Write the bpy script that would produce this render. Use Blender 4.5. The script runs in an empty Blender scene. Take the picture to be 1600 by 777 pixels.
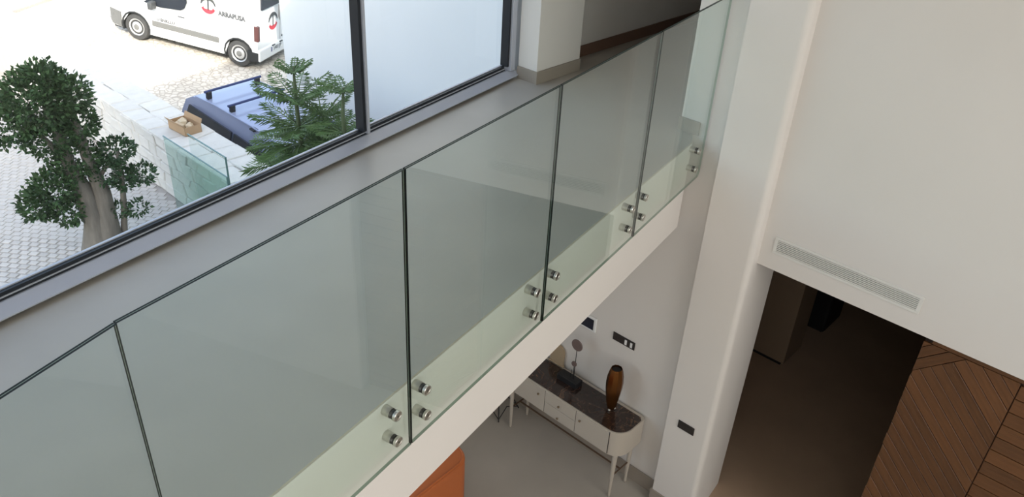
import bpy, bmesh, math, random
from mathutils import Vector, Matrix
random.seed(7)
R = math.radians
SC = bpy.context.scene
COL = SC.collection

# ------------------------------------------------------------------ camera, sky, sun, lights, exposure
cam = bpy.data.objects.new('camera', bpy.data.cameras.new('camera'))
COL.objects.link(cam)
r_ = Vector((0.54369, -0.83792, 0.04834)); u_ = Vector((0.41490, 0.31855, 0.85229)); f_ = Vector((0.72955, 0.44333, -0.52084))
r_ = (r_ - f_ * r_.dot(f_)).normalized(); u_ = r_.cross(f_)
cam.matrix_world = Matrix(((r_.x, u_.x, -f_.x, 0.0), (r_.y, u_.y, -f_.y, -1.6395), (r_.z, u_.z, -f_.z, 2.194), (0, 0, 0, 1)))
cam.data.sensor_width = 36.0
cam.data.lens = 1243.26 / 1600 * 36
cam.data.clip_start = 0.05; cam.data.clip_end = 500
SC.camera = cam

world = bpy.data.worlds.new('sky'); SC.world = world; world.use_nodes = True
wn = world.node_tree.nodes; wn.clear()
wo = wn.new('ShaderNodeOutputWorld'); wb = wn.new('ShaderNodeBackground'); ws = wn.new('ShaderNodeTexSky')
ws.sky_type = 'NISHITA'; ws.sun_disc = False; ws.sun_elevation = R(29); ws.sun_rotation = R(218); ws.dust_density = 3.0; ws.air_density = 1.2
wb.inputs[1].default_value = 0.56
hs = wn.new('ShaderNodeHueSaturation'); hs.inputs['Saturation'].default_value = 0.78   # hazy sky
world.node_tree.links.new(ws.outputs[0], hs.inputs['Color']); world.node_tree.links.new(hs.outputs[0], wb.inputs[0]); world.node_tree.links.new(wb.outputs[0], wo.inputs[0])

def sun_lamp():
    l = bpy.data.lights.new('sun', 'SUN'); l.energy = 5.6; l.angle = R(0.6); l.color = (1.0, 0.95, 0.87)
    o = bpy.data.objects.new('sun', l); COL.objects.link(o)
    d = Vector((0.8, 1.0, -0.70)).normalized()
    o.rotation_euler = d.to_track_quat('-Z', 'Y').to_euler()
sun_lamp()

def area(name, loc, target, sx, sy, power, col):
    l = bpy.data.lights.new(name, 'AREA'); l.shape = 'RECTANGLE'; l.size = sx; l.size_y = sy; l.energy = power; l.color = col
    o = bpy.data.objects.new(name, l); COL.objects.link(o); o.location = loc
    o.rotation_euler = (Vector(target) - Vector(loc)).to_track_quat('-Z', 'Z').to_euler()
    return o
area('back_fill_lamp', (0.7, -7.8, 1.1), (1.2, 0, 0.6), 7.0, 3.8, 325, (1.0, 0.975, 0.955))  # area lamp added inside the room, standing in for daylight from behind
area('left_fill_lamp', (-3.7, -2.6, 1.4), (2, -2.3, 1.1), 5.0, 3.0, 60, (0.97, 0.985, 1.0))  # second added lamp, inside the left wall, in place of side daylight

SC.view_settings.view_transform = 'Standard'
try: SC.view_settings.look = 'None'
except Exception: pass
SC.view_settings.gamma = 1.0; SC.view_settings.use_curve_mapping = False
SC.view_settings.exposure = 0.0

# ------------------------------------------------------------------ helpers
def lin(c):
    return tuple(((v / 255) / 12.92 if v / 255 <= 0.04045 else ((v / 255 + 0.055) / 1.055) ** 2.4) for v in c) + (1.0,)

def mat(name, col, rough=0.6, metal=0.0, var=0.0, scale=6.0, bump=0.0, bscale=60.0, spec=0.5, rand=0.0, stretch=None, coat=0.0, detail=4.0):
    """Principled material; var mottles the colour by noise, rand varies it per object, bump adds fine relief."""
    m = bpy.data.materials.new(name); m.use_nodes = True
    nt = m.node_tree; n = nt.nodes; L = nt.links; b = n['Principled BSDF']
    c = lin(col) if max(col) > 1.0 else tuple(col) + (1.0,)
    b.inputs['Base Color'].default_value = c
    b.inputs['Roughness'].default_value = rough; b.inputs['Metallic'].default_value = metal
    b.inputs['Specular IOR Level'].default_value = spec
    b.inputs['Coat Weight'].default_value = coat
    tc = n.new('ShaderNodeTexCoord'); mp = n.new('ShaderNodeMapping')
    L.new(tc.outputs['Object'], mp.inputs[0])
    if stretch: mp.inputs['Scale'].default_value = stretch
    src = None
    if var or rand:
        v = n.new('ShaderNodeMath'); v.operation = 'ADD'; v.inputs[0].default_value = 1.0; v.inputs[1].default_value = 0.0
        last = v
        if var:
            nz = n.new('ShaderNodeTexNoise'); nz.inputs['Scale'].default_value = scale; nz.inputs['Detail'].default_value = detail
            L.new(mp.outputs[0], nz.inputs['Vector'])
            mr = n.new('ShaderNodeMapRange'); mr.inputs[1].default_value = 0.3; mr.inputs[2].default_value = 0.7
            mr.inputs[3].default_value = -var; mr.inputs[4].default_value = var
            L.new(nz.outputs[0], mr.inputs[0]); L.new(mr.outputs[0], v.inputs[1])
        if rand:
            oi = n.new('ShaderNodeObjectInfo'); mr2 = n.new('ShaderNodeMapRange')
            mr2.inputs[3].default_value = -rand; mr2.inputs[4].default_value = rand
            L.new(oi.outputs['Random'], mr2.inputs[0])
            v2 = n.new('ShaderNodeMath'); v2.operation = 'ADD'; L.new(v.outputs[0], v2.inputs[0]); L.new(mr2.outputs[0], v2.inputs[1]); last = v2
        sc = n.new('ShaderNodeVectorMath'); sc.operation = 'SCALE'; sc.inputs[0].default_value = c[:3]
        L.new(last.outputs[0], sc.inputs['Scale']); L.new(sc.outputs[0], b.inputs['Base Color'])
    if bump:
        nb = n.new('ShaderNodeTexNoise'); nb.inputs['Scale'].default_value = bscale; nb.inputs['Detail'].default_value = 3
        L.new(mp.outputs[0], nb.inputs['Vector'])
        bp = n.new('ShaderNodeBump'); bp.inputs['Strength'].default_value = bump; bp.inputs['Distance'].default_value = 0.01
        L.new(nb.outputs[0], bp.inputs['Height']); L.new(bp.outputs[0], b.inputs['Normal'])
    return m

def glass(name, tint, base=0.04, gain=1.0):
    """Sheet glass: light passes tinted, reflection grows with the angle (Schlick)."""
    m = bpy.data.materials.new(name); m.use_nodes = True
    nt = m.node_tree; n = nt.nodes; L = nt.links; n.clear()
    out = n.new('ShaderNodeOutputMaterial'); mix = n.new('ShaderNodeMixShader'); tr = n.new('ShaderNodeBsdfTransparent'); gl = n.new('ShaderNodeBsdfGlossy')
    tr.inputs[0].default_value = tuple(tint) + (1,); gl.inputs['Roughness'].default_value = 0.0; gl.inputs[0].default_value = (1, 1, 1, 1)
    g = n.new('ShaderNodeNewGeometry'); d = n.new('ShaderNodeVectorMath'); d.operation = 'DOT_PRODUCT'
    L.new(g.outputs['Normal'], d.inputs[0]); L.new(g.outputs['Incoming'], d.inputs[1])
    def op(o, a, b=None):
        x = n.new('ShaderNodeMath'); x.operation = o
        for i, v in enumerate((a, b)):
            if v is None: continue
            if isinstance(v, (int, float)): x.inputs[i].default_value = v
            else: L.new(v, x.inputs[i])
        return x.outputs[0]
    c = op('ABSOLUTE', d.outputs['Value']); k = op('POWER', op('SUBTRACT', 1.0, c), 5.0)
    fr = op('ADD', op('MULTIPLY', k, (1 - base) * gain), base)
    fr = op('MINIMUM', fr, 1.0)
    L.new(fr, mix.inputs[0]); L.new(tr.outputs[0], mix.inputs[1]); L.new(gl.outputs[0], mix.inputs[2]); L.new(mix.outputs[0], out.inputs[0])
    return m

def link(o, parent=None, **props):
    COL.objects.link(o)
    if parent is not None: o.parent = parent
    for k, v in props.items():
        if v: o[k] = v
    return o

def ob(name, bm, m, parent=None, smooth=False, auto=None, **props):
    """Links the bmesh as ONE mesh object."""
    bmesh.ops.recalc_face_normals(bm, faces=bm.faces)
    me = bpy.data.meshes.new(name); bm.to_mesh(me); bm.free()
    for x in (m if isinstance(m, (list, tuple)) else [m]): me.materials.append(x)
    if smooth or auto:
        for p in me.polygons: p.use_smooth = True
        if auto: me.set_sharp_from_angle(angle=R(auto))
    return link(bpy.data.objects.new(name, me), parent, **props)

def thing(name, label, cat, matrix=None, group=None, loc=None):
    o = bpy.data.objects.new(name, None); o.empty_display_size = 0.1
    link(o, None, label=label, category=cat, group=group)
    if matrix is not None: o.matrix_world = matrix
    if loc is not None: o.location = loc
    return o

def tag(o, label, cat, group=None):
    o['label'] = label; o['category'] = cat
    if group: o['group'] = group
    return o

def dup(o, parent=None):
    c = o.copy(); COL.objects.link(c)
    if parent is not None: c.parent = parent
    for ch in list(o.children): dup(ch, c)
    return c

def bx(bm, x0, x1, y0, y1, z0, z1, bev=0.0, seg=1, M=None):
    r = bmesh.ops.create_cube(bm, size=1.0); vs = r['verts']
    for v in vs:
        v.co = Vector(((x0 + x1) / 2 + v.co.x * (x1 - x0), (y0 + y1) / 2 + v.co.y * (y1 - y0), (z0 + z1) / 2 + v.co.z * (z1 - z0)))
    if bev:
        es = list({e for v in vs for e in v.link_edges})
        rr = bmesh.ops.bevel(bm, geom=es, offset=bev, segments=seg, affect='EDGES', profile=0.5)
        vs = list({v for f in rr['faces'] for v in f.verts} | {v for v in vs if v.is_valid})
    if M is not None:
        for v in vs: v.co = M @ v.co
    return vs

def box(name, x0, x1, y0, y1, z0, z1, m, parent=None, bev=0.0, seg=1, **props):
    bm = bmesh.new(); bx(bm, x0, x1, y0, y1, z0, z1, bev, seg)
    return ob(name, bm, m, parent, **props)

def prism(bm, pts, axis, a, b):
    """Extrudes the 2-D outline along an axis from a to b. axis 'z': pts are (x, y); 'y': (x, z); 'x': (y, z)."""
    def P(p, t): return {'z': (p[0], p[1], t), 'y': (p[0], t, p[1]), 'x': (t, p[0], p[1])}[axis]
    A = [bm.verts.new(P(p, a)) for p in pts]; B = [bm.verts.new(P(p, b)) for p in pts]
    bm.faces.new(A); bm.faces.new(list(reversed(B)))
    n = len(pts)
    for i in range(n): bm.faces.new((A[i], A[(i + 1) % n], B[(i + 1) % n], B[i]))
    return A + B

def tube(bm, pts, rad, seg=8, cap=True):
    pts = [Vector(p) for p in pts]; n = len(pts); rings = []
    rad = rad if isinstance(rad, (list, tuple)) else [rad] * n
    ref = None
    for i, p in enumerate(pts):
        t = (pts[min(i + 1, n - 1)] - pts[max(i - 1, 0)]).normalized()
        if ref is None: ref = t.orthogonal().normalized()
        a = (ref - t * ref.dot(t)).normalized(); b = t.cross(a); ref = a
        rings.append([bm.verts.new(p + (a * math.cos(2 * math.pi * k / seg) + b * math.sin(2 * math.pi * k / seg)) * rad[i]) for k in range(seg)])
    for i in range(n - 1):
        for k in range(seg): bm.faces.new((rings[i][k], rings[i][(k + 1) % seg], rings[i + 1][(k + 1) % seg], rings[i + 1][k]))
    if cap: bm.faces.new(list(reversed(rings[0]))); bm.faces.new(rings[-1])

def lathe(bm, prof, seg=24, axis='z', c=(0, 0, 0), cap=True):
    """Turns (radius, height) pairs about an axis through c."""
    rings = []
    for r, h in prof:
        ring = []
        for k in range(seg):
            a = 2 * math.pi * k / seg; x, y = r * math.cos(a), r * math.sin(a)
            p = {'z': (x, y, h), 'y': (x, h, y), 'x': (h, x, y)}[axis]
            ring.append(bm.verts.new((c[0] + p[0], c[1] + p[1], c[2] + p[2])))
        rings.append(ring)
    for i in range(len(rings) - 1):
        for k in range(seg): bm.faces.new((rings[i][k], rings[i][(k + 1) % seg], rings[i + 1][(k + 1) % seg], rings[i + 1][k]))
    if cap: bm.faces.new(rings[0]); bm.faces.new(rings[-1])

def clip(poly, a, b, c):
    """Keeps the part of the 2-D polygon with a*x + b*y <= c."""
    out = []
    for i in range(len(poly)):
        p, q = poly[i], poly[(i + 1) % len(poly)]
        dp, dq = a * p[0] + b * p[1] - c, a * q[0] + b * q[1] - c
        if dp <= 0: out.append(p)
        if dp * dq < 0:
            t = dp / (dp - dq); out.append((p[0] + t * (q[0] - p[0]), p[1] + t * (q[1] - p[1])))
    return out

# frame of the end wall: x runs along the wall towards the street, y points out into the void, z up
MW = Matrix(((0.1772, -0.9842, 0, 5.17), (0.9842, 0.1772, 0, 0), (0, 0, 1, 0), (0, 0, 0, 1)))
ZF = -3.5          # lower floor; the bridge floor is z = 0

# ------------------------------------------------------------------ materials
M_PAINT = mat('white_wall_paint', (225, 220, 214), 0.75, var=0.012, scale=1.5, bump=0.04, bscale=140, spec=0.25)
M_CEIL = mat('ceiling_paint', (226, 224, 219), 0.8)
M_FLOOR = mat('beige_microcement', (178, 171, 160), 0.42, var=0.05, scale=2.2, bump=0.03, bscale=30, detail=8)
M_TRIM = mat('greige_skirting', (156, 146, 134), 0.45, var=0.03, scale=4)
M_TAUPE = mat('taupe_lacquer', (142, 122, 102), 0.5)
M_HALLFLOOR = mat('brown_microcement', (188, 162, 138), 0.45, var=0.06, scale=2.5, detail=8)
M_HALLTRIM = mat('brown_skirting', (120, 92, 78), 0.5)
M_ALU = mat('grey_anodised_frame', (182, 184, 194), 0.4, metal=0.1, var=0.02)
M_GASKET = mat('dark_gasket', (24, 28, 36), 0.5)
M_RAIL = glass('laminated_railing_glass', (0.928, 0.968, 0.948), 0.05, 1.0)
M_EDGE = mat('dark_green_glass_edge', (16, 25, 23), 0.5, spec=0.2)
M_EDGEL = mat('pale_glass_edge', (150, 165, 152), 0.25, spec=0.5)  # pale tone puts internal reflection into the bottom edges; interlayer shares it
M_PANE = glass('window_glass', (0.96, 0.985, 0.975), 0.03, 0.55)
M_STEEL = mat('satin_stainless_steel', (205, 203, 196), 0.28, metal=1.0)
M_STEEL_D = mat('machined_steel_recess', (120, 118, 112), 0.35, metal=1.0)
M_RUBBER = mat('black_rubber', (20, 20, 20), 0.7)
M_PLATE = mat('anthracite_switch_plate', (46, 42, 40), 0.45)
M_WHITEPL = mat('white_plastic', (236, 236, 234), 0.4)
M_GRILLE = mat('white_grille_metal', (226, 224, 218), 0.5)
M_DUCT = mat('dark_duct', (28, 27, 26), 0.9)
M_CREAM = mat('cream_lacquer', (190, 181, 168), 0.38)
M_MARBLE = None
M_BRASSD = mat('dark_bronze_bar', (112, 92, 76), 0.4, metal=0.6)
M_KNOB = mat('aged_brass_knob', (150, 132, 108), 0.35, metal=0.9)
M_BRONZE = mat('bronze_glaze', (118, 74, 34), 0.26, metal=0.85, var=0.30, scale=7, stretch=(1, 1, 0.35))
M_BLACK = mat('matt_black', (24, 24, 26), 0.55)
M_ROSE = mat('rose_brown_disc', (128, 112, 108), 0.35, metal=0.35, var=0.05)
M_TAN = mat('tan_felt', (176, 156, 128), 0.8)
M_SCREEN = mat('dark_screen', (36, 40, 54), 0.15)
M_LEATHER = mat('orange_leather', (192, 106, 56), 0.45, var=0.05, scale=5, bump=0.15, bscale=220)
M_BLIND = mat('added_blind_cloth', (230, 228, 222), 0.9)

def marble():
    m = mat('dark_brown_marble', (52, 40, 36), 0.14, var=0.22, scale=9, coat=0.3, detail=8)
    nt = m.node_tree; n = nt.nodes; L = nt.links; b = n['Principled BSDF']
    prev = b.inputs['Base Color'].links[0].from_socket
    tc = n.new('ShaderNodeTexCoord'); nz = n.new('ShaderNodeTexNoise'); nz.inputs['Scale'].default_value = 5; nz.inputs['Detail'].default_value = 9; nz.inputs['Distortion'].default_value = 1.6
    L.new(tc.outputs['Object'], nz.inputs['Vector'])
    cr = n.new('ShaderNodeValToRGB'); e = cr.color_ramp.elements; e[0].position = 0.485; e[0].color = (0, 0, 0, 1); e[1].position = 0.515; e[1].color = (0, 0, 0, 1)
    k = cr.color_ramp.elements.new(0.5); k.color = (0.45, 0.45, 0.45, 1)
    L.new(nz.outputs[0], cr.inputs[0])
    mx = n.new('ShaderNodeMix'); mx.data_type = 'RGBA'; L.new(cr.outputs[0], mx.inputs[0]); L.new(prev, mx.inputs[6]); mx.inputs[7].default_value = lin((150, 112, 84))
    L.new(mx.outputs[2], b.inputs['Base Color'])
    return m
M_MARBLE = marble()

def wood():
    m = mat('oiled_walnut_plank', (102, 66, 37), 0.42, var=0.16, scale=5, stretch=(0.9, 9, 9), rand=0.20, bump=0.25, bscale=22, detail=9)
    return m
M_WOOD = wood()
M_WOODBACK = mat('dark_wood_backing', (40, 24, 16), 0.8)

M_STONE = mat('white_dressed_stone', (206, 203, 198), 0.85, var=0.08, scale=5, bump=0.5, bscale=22, rand=0.06)
M_MORTAR = mat('pale_mortar', (176, 172, 166), 0.95, var=0.05)
M_PAVER = mat('pale_paving_stone', (196, 190, 184), 0.85, var=0.06, scale=9, bump=0.3, bscale=40, rand=0.09)
M_SAND = mat('paving_joint_sand', (168, 161, 155), 0.95, var=0.08, scale=20)
M_EXT = mat('white_render', (214, 218, 220), 0.85, var=0.012, scale=0.8)
M_BARK = mat('grey_bark', (118, 112, 103), 0.9, var=0.22, scale=14, stretch=(1, 1, 0.25), bump=0.8, bscale=30)
M_LEAF = mat('ficus_leaf', (58, 84, 50), 0.5, var=0.35, scale=5, spec=0.3)
M_LEAF2 = mat('sapling_leaf', (52, 80, 50), 0.5, var=0.3, scale=6, spec=0.3)
M_PINE = mat('norfolk_pine_needle', (104, 132, 80), 0.55, var=0.25, scale=7)
M_PINESTEM = mat('green_brown_stem', (92, 104, 70), 0.7)
M_CARD = mat('brown_cardboard', (178, 148, 116), 0.85, var=0.03)
M_VAN = mat('white_car_paint', (238, 238, 236), 0.22, coat=0.5)
M_BLUE = mat('light_blue_car_paint', (146, 156, 186), 0.3, metal=0.1, coat=0.5)
M_CARGLASS = mat('dark_car_glass', (40, 44, 52), 0.08, spec=0.8)
M_PLASTIC = mat('grey_bumper_plastic', (112, 112, 110), 0.6)
M_DARKPL = mat('black_car_plastic', (38, 40, 42), 0.6)
M_TYRE = mat('tyre_rubber', (66, 66, 66), 0.85)
M_RIM = mat('silver_steel_rim', (206, 206, 206), 0.35, metal=0.5)
M_RED = mat('red_print', (206, 66, 78), 0.5)
M_GREYP = mat('dark_grey_print', (72, 74, 76), 0.5)
M_PALEP = mat('pale_grey_print', (150, 150, 150), 0.5)
M_MIDP = mat('grey_print', (92, 93, 95), 0.5)
M_TAIL = mat('tail_lamp', (92, 58, 56), 0.2)
M_LAMP = mat('head_lamp', (190, 192, 192), 0.15)
M_OUTGLASS = glass('green_balustrade_glass', (0.56, 0.74, 0.69), 0.05, 1.0)
M_OUTGLASS2 = glass('clear_balustrade_glass', (0.90, 0.96, 0.94), 0.04, 0.8)
M_GEDGE = mat('teal_glass_edge', (64, 104, 100), 0.15, spec=0.8)

def street_mat():
    m = mat('street_cobbles', (224, 216, 204), 0.9, var=0.10, scale=1.2, bump=0.3, bscale=40)
    nt = m.node_tree; n = nt.nodes; L = nt.links; b = n['Principled BSDF']
    prev = b.inputs['Base Color'].links[0].from_socket
    tc = n.new('ShaderNodeTexCoord'); vo = n.new('ShaderNodeTexVoronoi'); vo.feature = 'DISTANCE_TO_EDGE'; vo.inputs['Scale'].default_value = 7.5
    L.new(tc.outputs['Object'], vo.inputs['Vector'])
    cr = n.new('ShaderNodeValToRGB'); cr.color_ramp.elements[0].position = 0.02; cr.color_ramp.elements[0].color = (0.66, 0.63, 0.6, 1); cr.color_ramp.elements[1].position = 0.14
    L.new(vo.outputs['Distance'], cr.inputs[0])
    vc = n.new('ShaderNodeTexVoronoi'); vc.inputs['Scale'].default_value = 7.5; L.new(tc.outputs['Object'], vc.inputs['Vector'])
    bw = n.new('ShaderNodeRGBToBW'); L.new(vc.outputs['Color'], bw.inputs[0])
    mr = n.new('ShaderNodeMapRange'); mr.inputs[3].default_value = 0.85; mr.inputs[4].default_value = 1.15; L.new(bw.outputs[0], mr.inputs[0])
    mu = n.new('ShaderNodeVectorMath'); mu.operation = 'MULTIPLY'; L.new(prev, mu.inputs[0]); L.new(cr.outputs[0], mu.inputs[1])
    ms = n.new('ShaderNodeVectorMath'); ms.operation = 'SCALE'; L.new(mu.outputs[0], ms.inputs[0]); L.new(mr.outputs[0], ms.inputs['Scale'])
    L.new(ms.outputs[0], b.inputs['Base Color'])
    return m
M_STREET = street_mat()

# ------------------------------------------------------------------ the room shell
def struct(name, bm, m, parent=None, matrix=None, **k):
    o = ob(name, bm, m, parent, **k); o['kind'] = 'structure'
    if matrix is not None: o.matrix_world = matrix
    return o
def sbox(name, x0, x1, y0, y1, z0, z1, m, parent=None, matrix=None, bev=0.0, seg=2, auto=None):
    bm = bmesh.new(); bx(bm, x0, x1, y0, y1, z0, z1, bev, seg)
    return struct(name, bm, m, parent, matrix, auto=auto)

bm = bmesh.new(); prism(bm, [(-4, -8), (14, -8), (14, 1.80), (-4, 1.80)], 'z', ZF - 0.25, ZF); struct('floor', bm, M_FLOOR)
# bridge slab, its end stopping short of the end wall; it bends where the first railing panel does
BR = [(-4.0, -0.62), (0.80, 0.0), (5.035, 0.0), (5.17 + 0.18 * 0.06, 0.06), (5.17 + 0.18 * 1.81, 1.81), (-4.0, 1.81)]
bm = bmesh.new(); prism(bm, BR, 'z', -0.68, -0.012); struct('bridge_slab', bm, M_PAINT)
bm = bmesh.new(); prism(bm, [(x, y + (0.002 if y < 0.01 else 0)) for x, y in BR], 'z', -0.012, 0.0); struct('floor_bridge', bm, M_FLOOR)
sbox('ceiling', -4.3, 14, -8.3, 2.0, 3.2, 3.5, M_CEIL)
# end wall, all pieces in its own frame (s, n, z)
T = 0.54
sbox('wall_right', -8.4, -0.60, -T, 0, -0.772, 3.2, M_PAINT, matrix=MW)
bm = bmesh.new(); prism(bm, [(-0.229, 0.1), (-0.229, -T), (-0.56, -T), (-0.628, 0.0)] + [(-0.628 + 0.045 * (1 - math.cos(R(a))), 0.1 - 0.045 + 0.045 * math.sin(R(a))) for a in (0, 15, 30, 45, 60, 75, 90)], 'z', ZF, 3.2)
struct('column', bm, M_PAINT, matrix=MW, auto=40)
sbox('wall_end', -0.24, 0.168, -T, 0, ZF, 3.2, M_PAINT, matrix=MW)
sbox('wall_end_lower', 0.168, 1.82, -T, 0, ZF, -0.02, M_PAINT, matrix=MW)
sbox('wall_end_header', 0.168, 1.46, -T, 0, 2.5, 3.2, M_PAINT, matrix=MW)
bm = bmesh.new(); prism(bm, [(1.46, 0.11), (1.66, 0.11), (1.66, -0.43), (1.46, -0.43)], 'z', 0, 3.2); struct('pillar', bm, M_PAINT, matrix=MW)
# bridge hall beyond the opening
sbox('floor_hall', 0.05, 1.68, -6.0, -0.0, -0.2, -0.001, M_FLOOR, matrix=MW)
sbox('floor_passage', -3.05, 1.1, -6.4, -0.10, ZF - 0.05, ZF + 0.003, M_HALLFLOOR, matrix=MW)
sbox('wall_hall_left', 1.68, 1.85, -6.0, -0.43, 0, 3.2, M_PAINT, matrix=MW)
sbox('wall_hall_right', -0.1, 0.05, -6.0, -T, 0, 3.2, M_TAUPE, matrix=MW)
sbox('wall_hall_end', -0.1, 1.85, -6.2, -6.0, 0, 3.2, M_TAUPE, matrix=MW)
# passage below, behind the wide opening
sbox('wall_passage_left', 1.1, 1.25, -6.4, -T, ZF, -0.75, M_TAUPE, matrix=MW)
sbox('wall_passage_right', -3.2, -3.05, -6.4, -T, ZF, -0.75, M_TAUPE, matrix=MW)
sbox('wall_passage_end', -3.2, 1.25, -6.6, -6.4, ZF, -0.75, M_TAUPE, matrix=MW)
sbox('ceiling_passage', -3.2, 1.25, -6.6, -T, -0.75, -0.6, M_TAUPE, matrix=MW)
sbox('wall_right_lower', -8.4, -3.06, -T, 0, ZF, -0.772, M_PAINT, matrix=MW)
# shell behind the camera
sbox('wall_back', -4.3, 6.5, -8.3, -8.0, ZF, 3.2, M_PAINT)
sbox('wall_left', -4.3, -4.0, -8.0, 2.0, ZF, 3.2, M_PAINT)
sbox('wall_front_lower', -4.0, 2.4, 1.80, 1.84, ZF - 0.2, -0.03, M_EXT)
sbox('wall_front_lower_right', 4.0, 5.48, 1.80, 1.84, ZF - 0.2, -0.03, M_EXT)
sbox('wall_front_lintel', 2.4, 4.0, 1.80, 1.84, -0.75, -0.03, M_EXT)
w2 = sbox('window_2', 2.4, 4.0, 1.79, 1.85, ZF - 0.1, ZF + 0.06, M_ALU)
box('jamb_frame', 2.4, 2.46, 1.79, 1.85, ZF + 0.06, -0.75, M_ALU, w2); box('jamb_frame', 3.94, 4.0, 1.79, 1.85, ZF + 0.06, -0.75, M_ALU, w2)
bm = bmesh.new(); bm.faces.new([bm.verts.new(p) for p in ((2.46, 1.82, ZF + 0.06), (3.94, 1.82, ZF + 0.06), (3.94, 1.82, -0.75), (2.46, 1.82, -0.75))]); ob('pane', bm, M_PANE, w2)
sbox('wall_front_upper', -16.0, 20.0, 1.70, 2.05, 2.6, 4.0, M_EXT)
sbox('wall_front_left', -4.3, -2.2, 1.68, 2.05, 0.0, 2.6, M_EXT)
sbox('wall_front_right', 5.49, 20.0, 1.80, 1.90, -5.5, 2.6, M_EXT)
sbox('roof', -16.0, 20.0, -9.0, 2.05, 3.5, 4.0, M_EXT)
# skirting
def skirt(name, x0, x1, y0, y1, z0, h, M=MW):
    return sbox(name, x0, x1, y0, y1, z0, z0 + h, M_TRIM, matrix=M, bev=0.003, seg=1)
skirt('baseboard_console', -0.229, 2.0, 0.001, 0.015, ZF, 0.165)
bm = bmesh.new(); prism(bm, [(-0.214, 0.0), (-0.214, 0.115), (-0.60, 0.115), (-0.60, 0.1), (-0.229, 0.1), (-0.229, 0.0)], 'z', ZF, ZF + 0.165); struct('baseboard_column', bm, M_TRIM, matrix=MW)
skirt('baseboard_bridge_end', 0.006, 0.183, 0.001, 0.015, 0, 0.10)
bm = bmesh.new(); prism(bm, [(1.445, -0.43), (1.445, 0.125), (1.66, 0.125), (1.66, 0.11), (1.46, 0.11), (1.46, -0.43)], 'z', 0, 0.10); struct('baseboard_pillar', bm, M_TRIM, matrix=MW)
sbox('baseboard_hall', 1.665, 1.68, -6.0, -0.43, 0, 0.10, M_HALLTRIM, matrix=MW, bev=0.003, seg=1)
# two unseen blank windows with closed blinds, added to go with the fill lamps
for nm, a in (('added_window_back', (-2.8, 4.2, -8.0, -7.95, -0.9, 3.0)), ('added_window_left', (-4.0, -3.95, -5.1, -0.1, -1.6, 2.8))):
    w = sbox(nm, *a, M_ALU); horiz = a[1] - a[0] > 1
    if horiz: box('added_blind', a[0] + .1, a[1] - .1, -7.95, -7.94, a[4] + .1, a[5] - .1, M_BLIND, w)
    else: box('added_blind', -3.95, -3.94, a[2] + .1, a[3] - .1, a[4] + .1, a[5] - .1, M_BLIND, w)

# ------------------------------------------------------------------ the long window beside the bridge
def window():
    x0, x1 = -2.2, 5.345
    w = bpy.data.objects.new('window_1', None); link(w, kind='structure')
    bm = bmesh.new(); prism(bm, [(1.71, 0.0), (1.71, 0.024), (1.640, 0.024), (1.640, 0.030), (1.712, 0.064), (1.768, 0.064), (1.768, 0.0)], 'x', x0, x1); ob('sill_frame', bm, M_ALU, w)
    box('gasket', x0, x1 - .08, 1.722, 1.768, 0.064, 0.074, M_GASKET, w)
    box('glazing_bead', x0, x1 - .08, 1.724, 1.768, 0.074, 0.080, M_ALU, w)
    box('gasket', x0, x1 - .08, 1.730, 1.768, 0.080, 0.098, M_GASKET, w)
    box('outer_bead', x0, x1 - .08, 1.752, 1.768, 0.098, 0.104, M_ALU, w)
    bm = bmesh.new(); bx(bm, 5.285, x1, 1.68, 1.768, 0.062, 2.6, 0.003); ob('jamb_frame', bm, M_ALU, w)
    box('gasket', 5.262, 5.285, 1.70, 1.768, 0.098, 2.6, M_GASKET, w)
    for x in (3.60, 0.75):
        box('mullion_gasket', x - 0.036, x - 0.010, 1.70, 1.768, 0.098, 2.6, M_GASKET, w)
        box('mullion', x - 0.010, x + 0.010, 1.685, 1.768, 0.080, 2.6, M_ALU, w, 0.002)
        box('mullion_gasket', x + 0.010, x + 0.020, 1.70, 1.768, 0.098, 2.6, M_GASKET, w)
        box('mullion_return', x + 0.020, x + 0.034, 1.72, 1.768, 0.098, 2.6, M_ALU, w)
    box('head_frame', x0, x1, 1.69, 1.80, 2.5, 2.6, M_ALU, w)
    for a, b in ((x0, 0.72), (0.78, 3.57), (3.63, 5.265)):
        bm = bmesh.new(); vs = [bm.verts.new(p) for p in ((a, 1.757, 0.09), (b, 1.757, 0.09), (b, 1.757, 2.5), (a, 1.757, 2.5))]; bm.faces.new(vs)
        ob('pane', bm, M_PANE, w)
window()

# ------------------------------------------------------------------ glass railing
def standoff(parent, x, z):
    bm = bmesh.new(); lathe(bm, [(0.0225, 0.0), (0.0230, -0.001), (0.0230, -0.0375), (0.0225, -0.0385)], 28, 'y', (x, 0, z))
    s = ob('standoff', bm, M_STEEL, parent, auto=40)
    bm = bmesh.new(); lathe(bm, [(0.0222, -0.0385), (0.0222, -0.0398)], 24, 'y', (x, 0, z)); lathe(bm, [(0.0228, -0.0552), (0.0228, -0.0575)], 24, 'y', (x, 0, z)); lathe(bm, [(0.021, -0.0402), (0.021, -0.0548)], 24, 'y', (x, 0, z)); ob('gasket', bm, M_RUBBER, s)
    bm = bmesh.new(); lathe(bm, [(0.0225, -0.0575), (0.0235, -0.0585), (0.0235, -0.0705), (0.0218, -0.0722), (0.0185, -0.0722), (0.0175, -0.0702), (0.0060, -0.0702)], 28, 'y', (x, 0, z)); ob('cap', bm, M_STEEL, s, auto=40)
    bm = bmesh.new(); lathe(bm, [(0.0055, -0.0702), (0.0055, -0.0716), (0.003, -0.0716)], 6, 'y', (x, 0, z)); ob('socket_screw', bm, M_STEEL_D, s)
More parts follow.
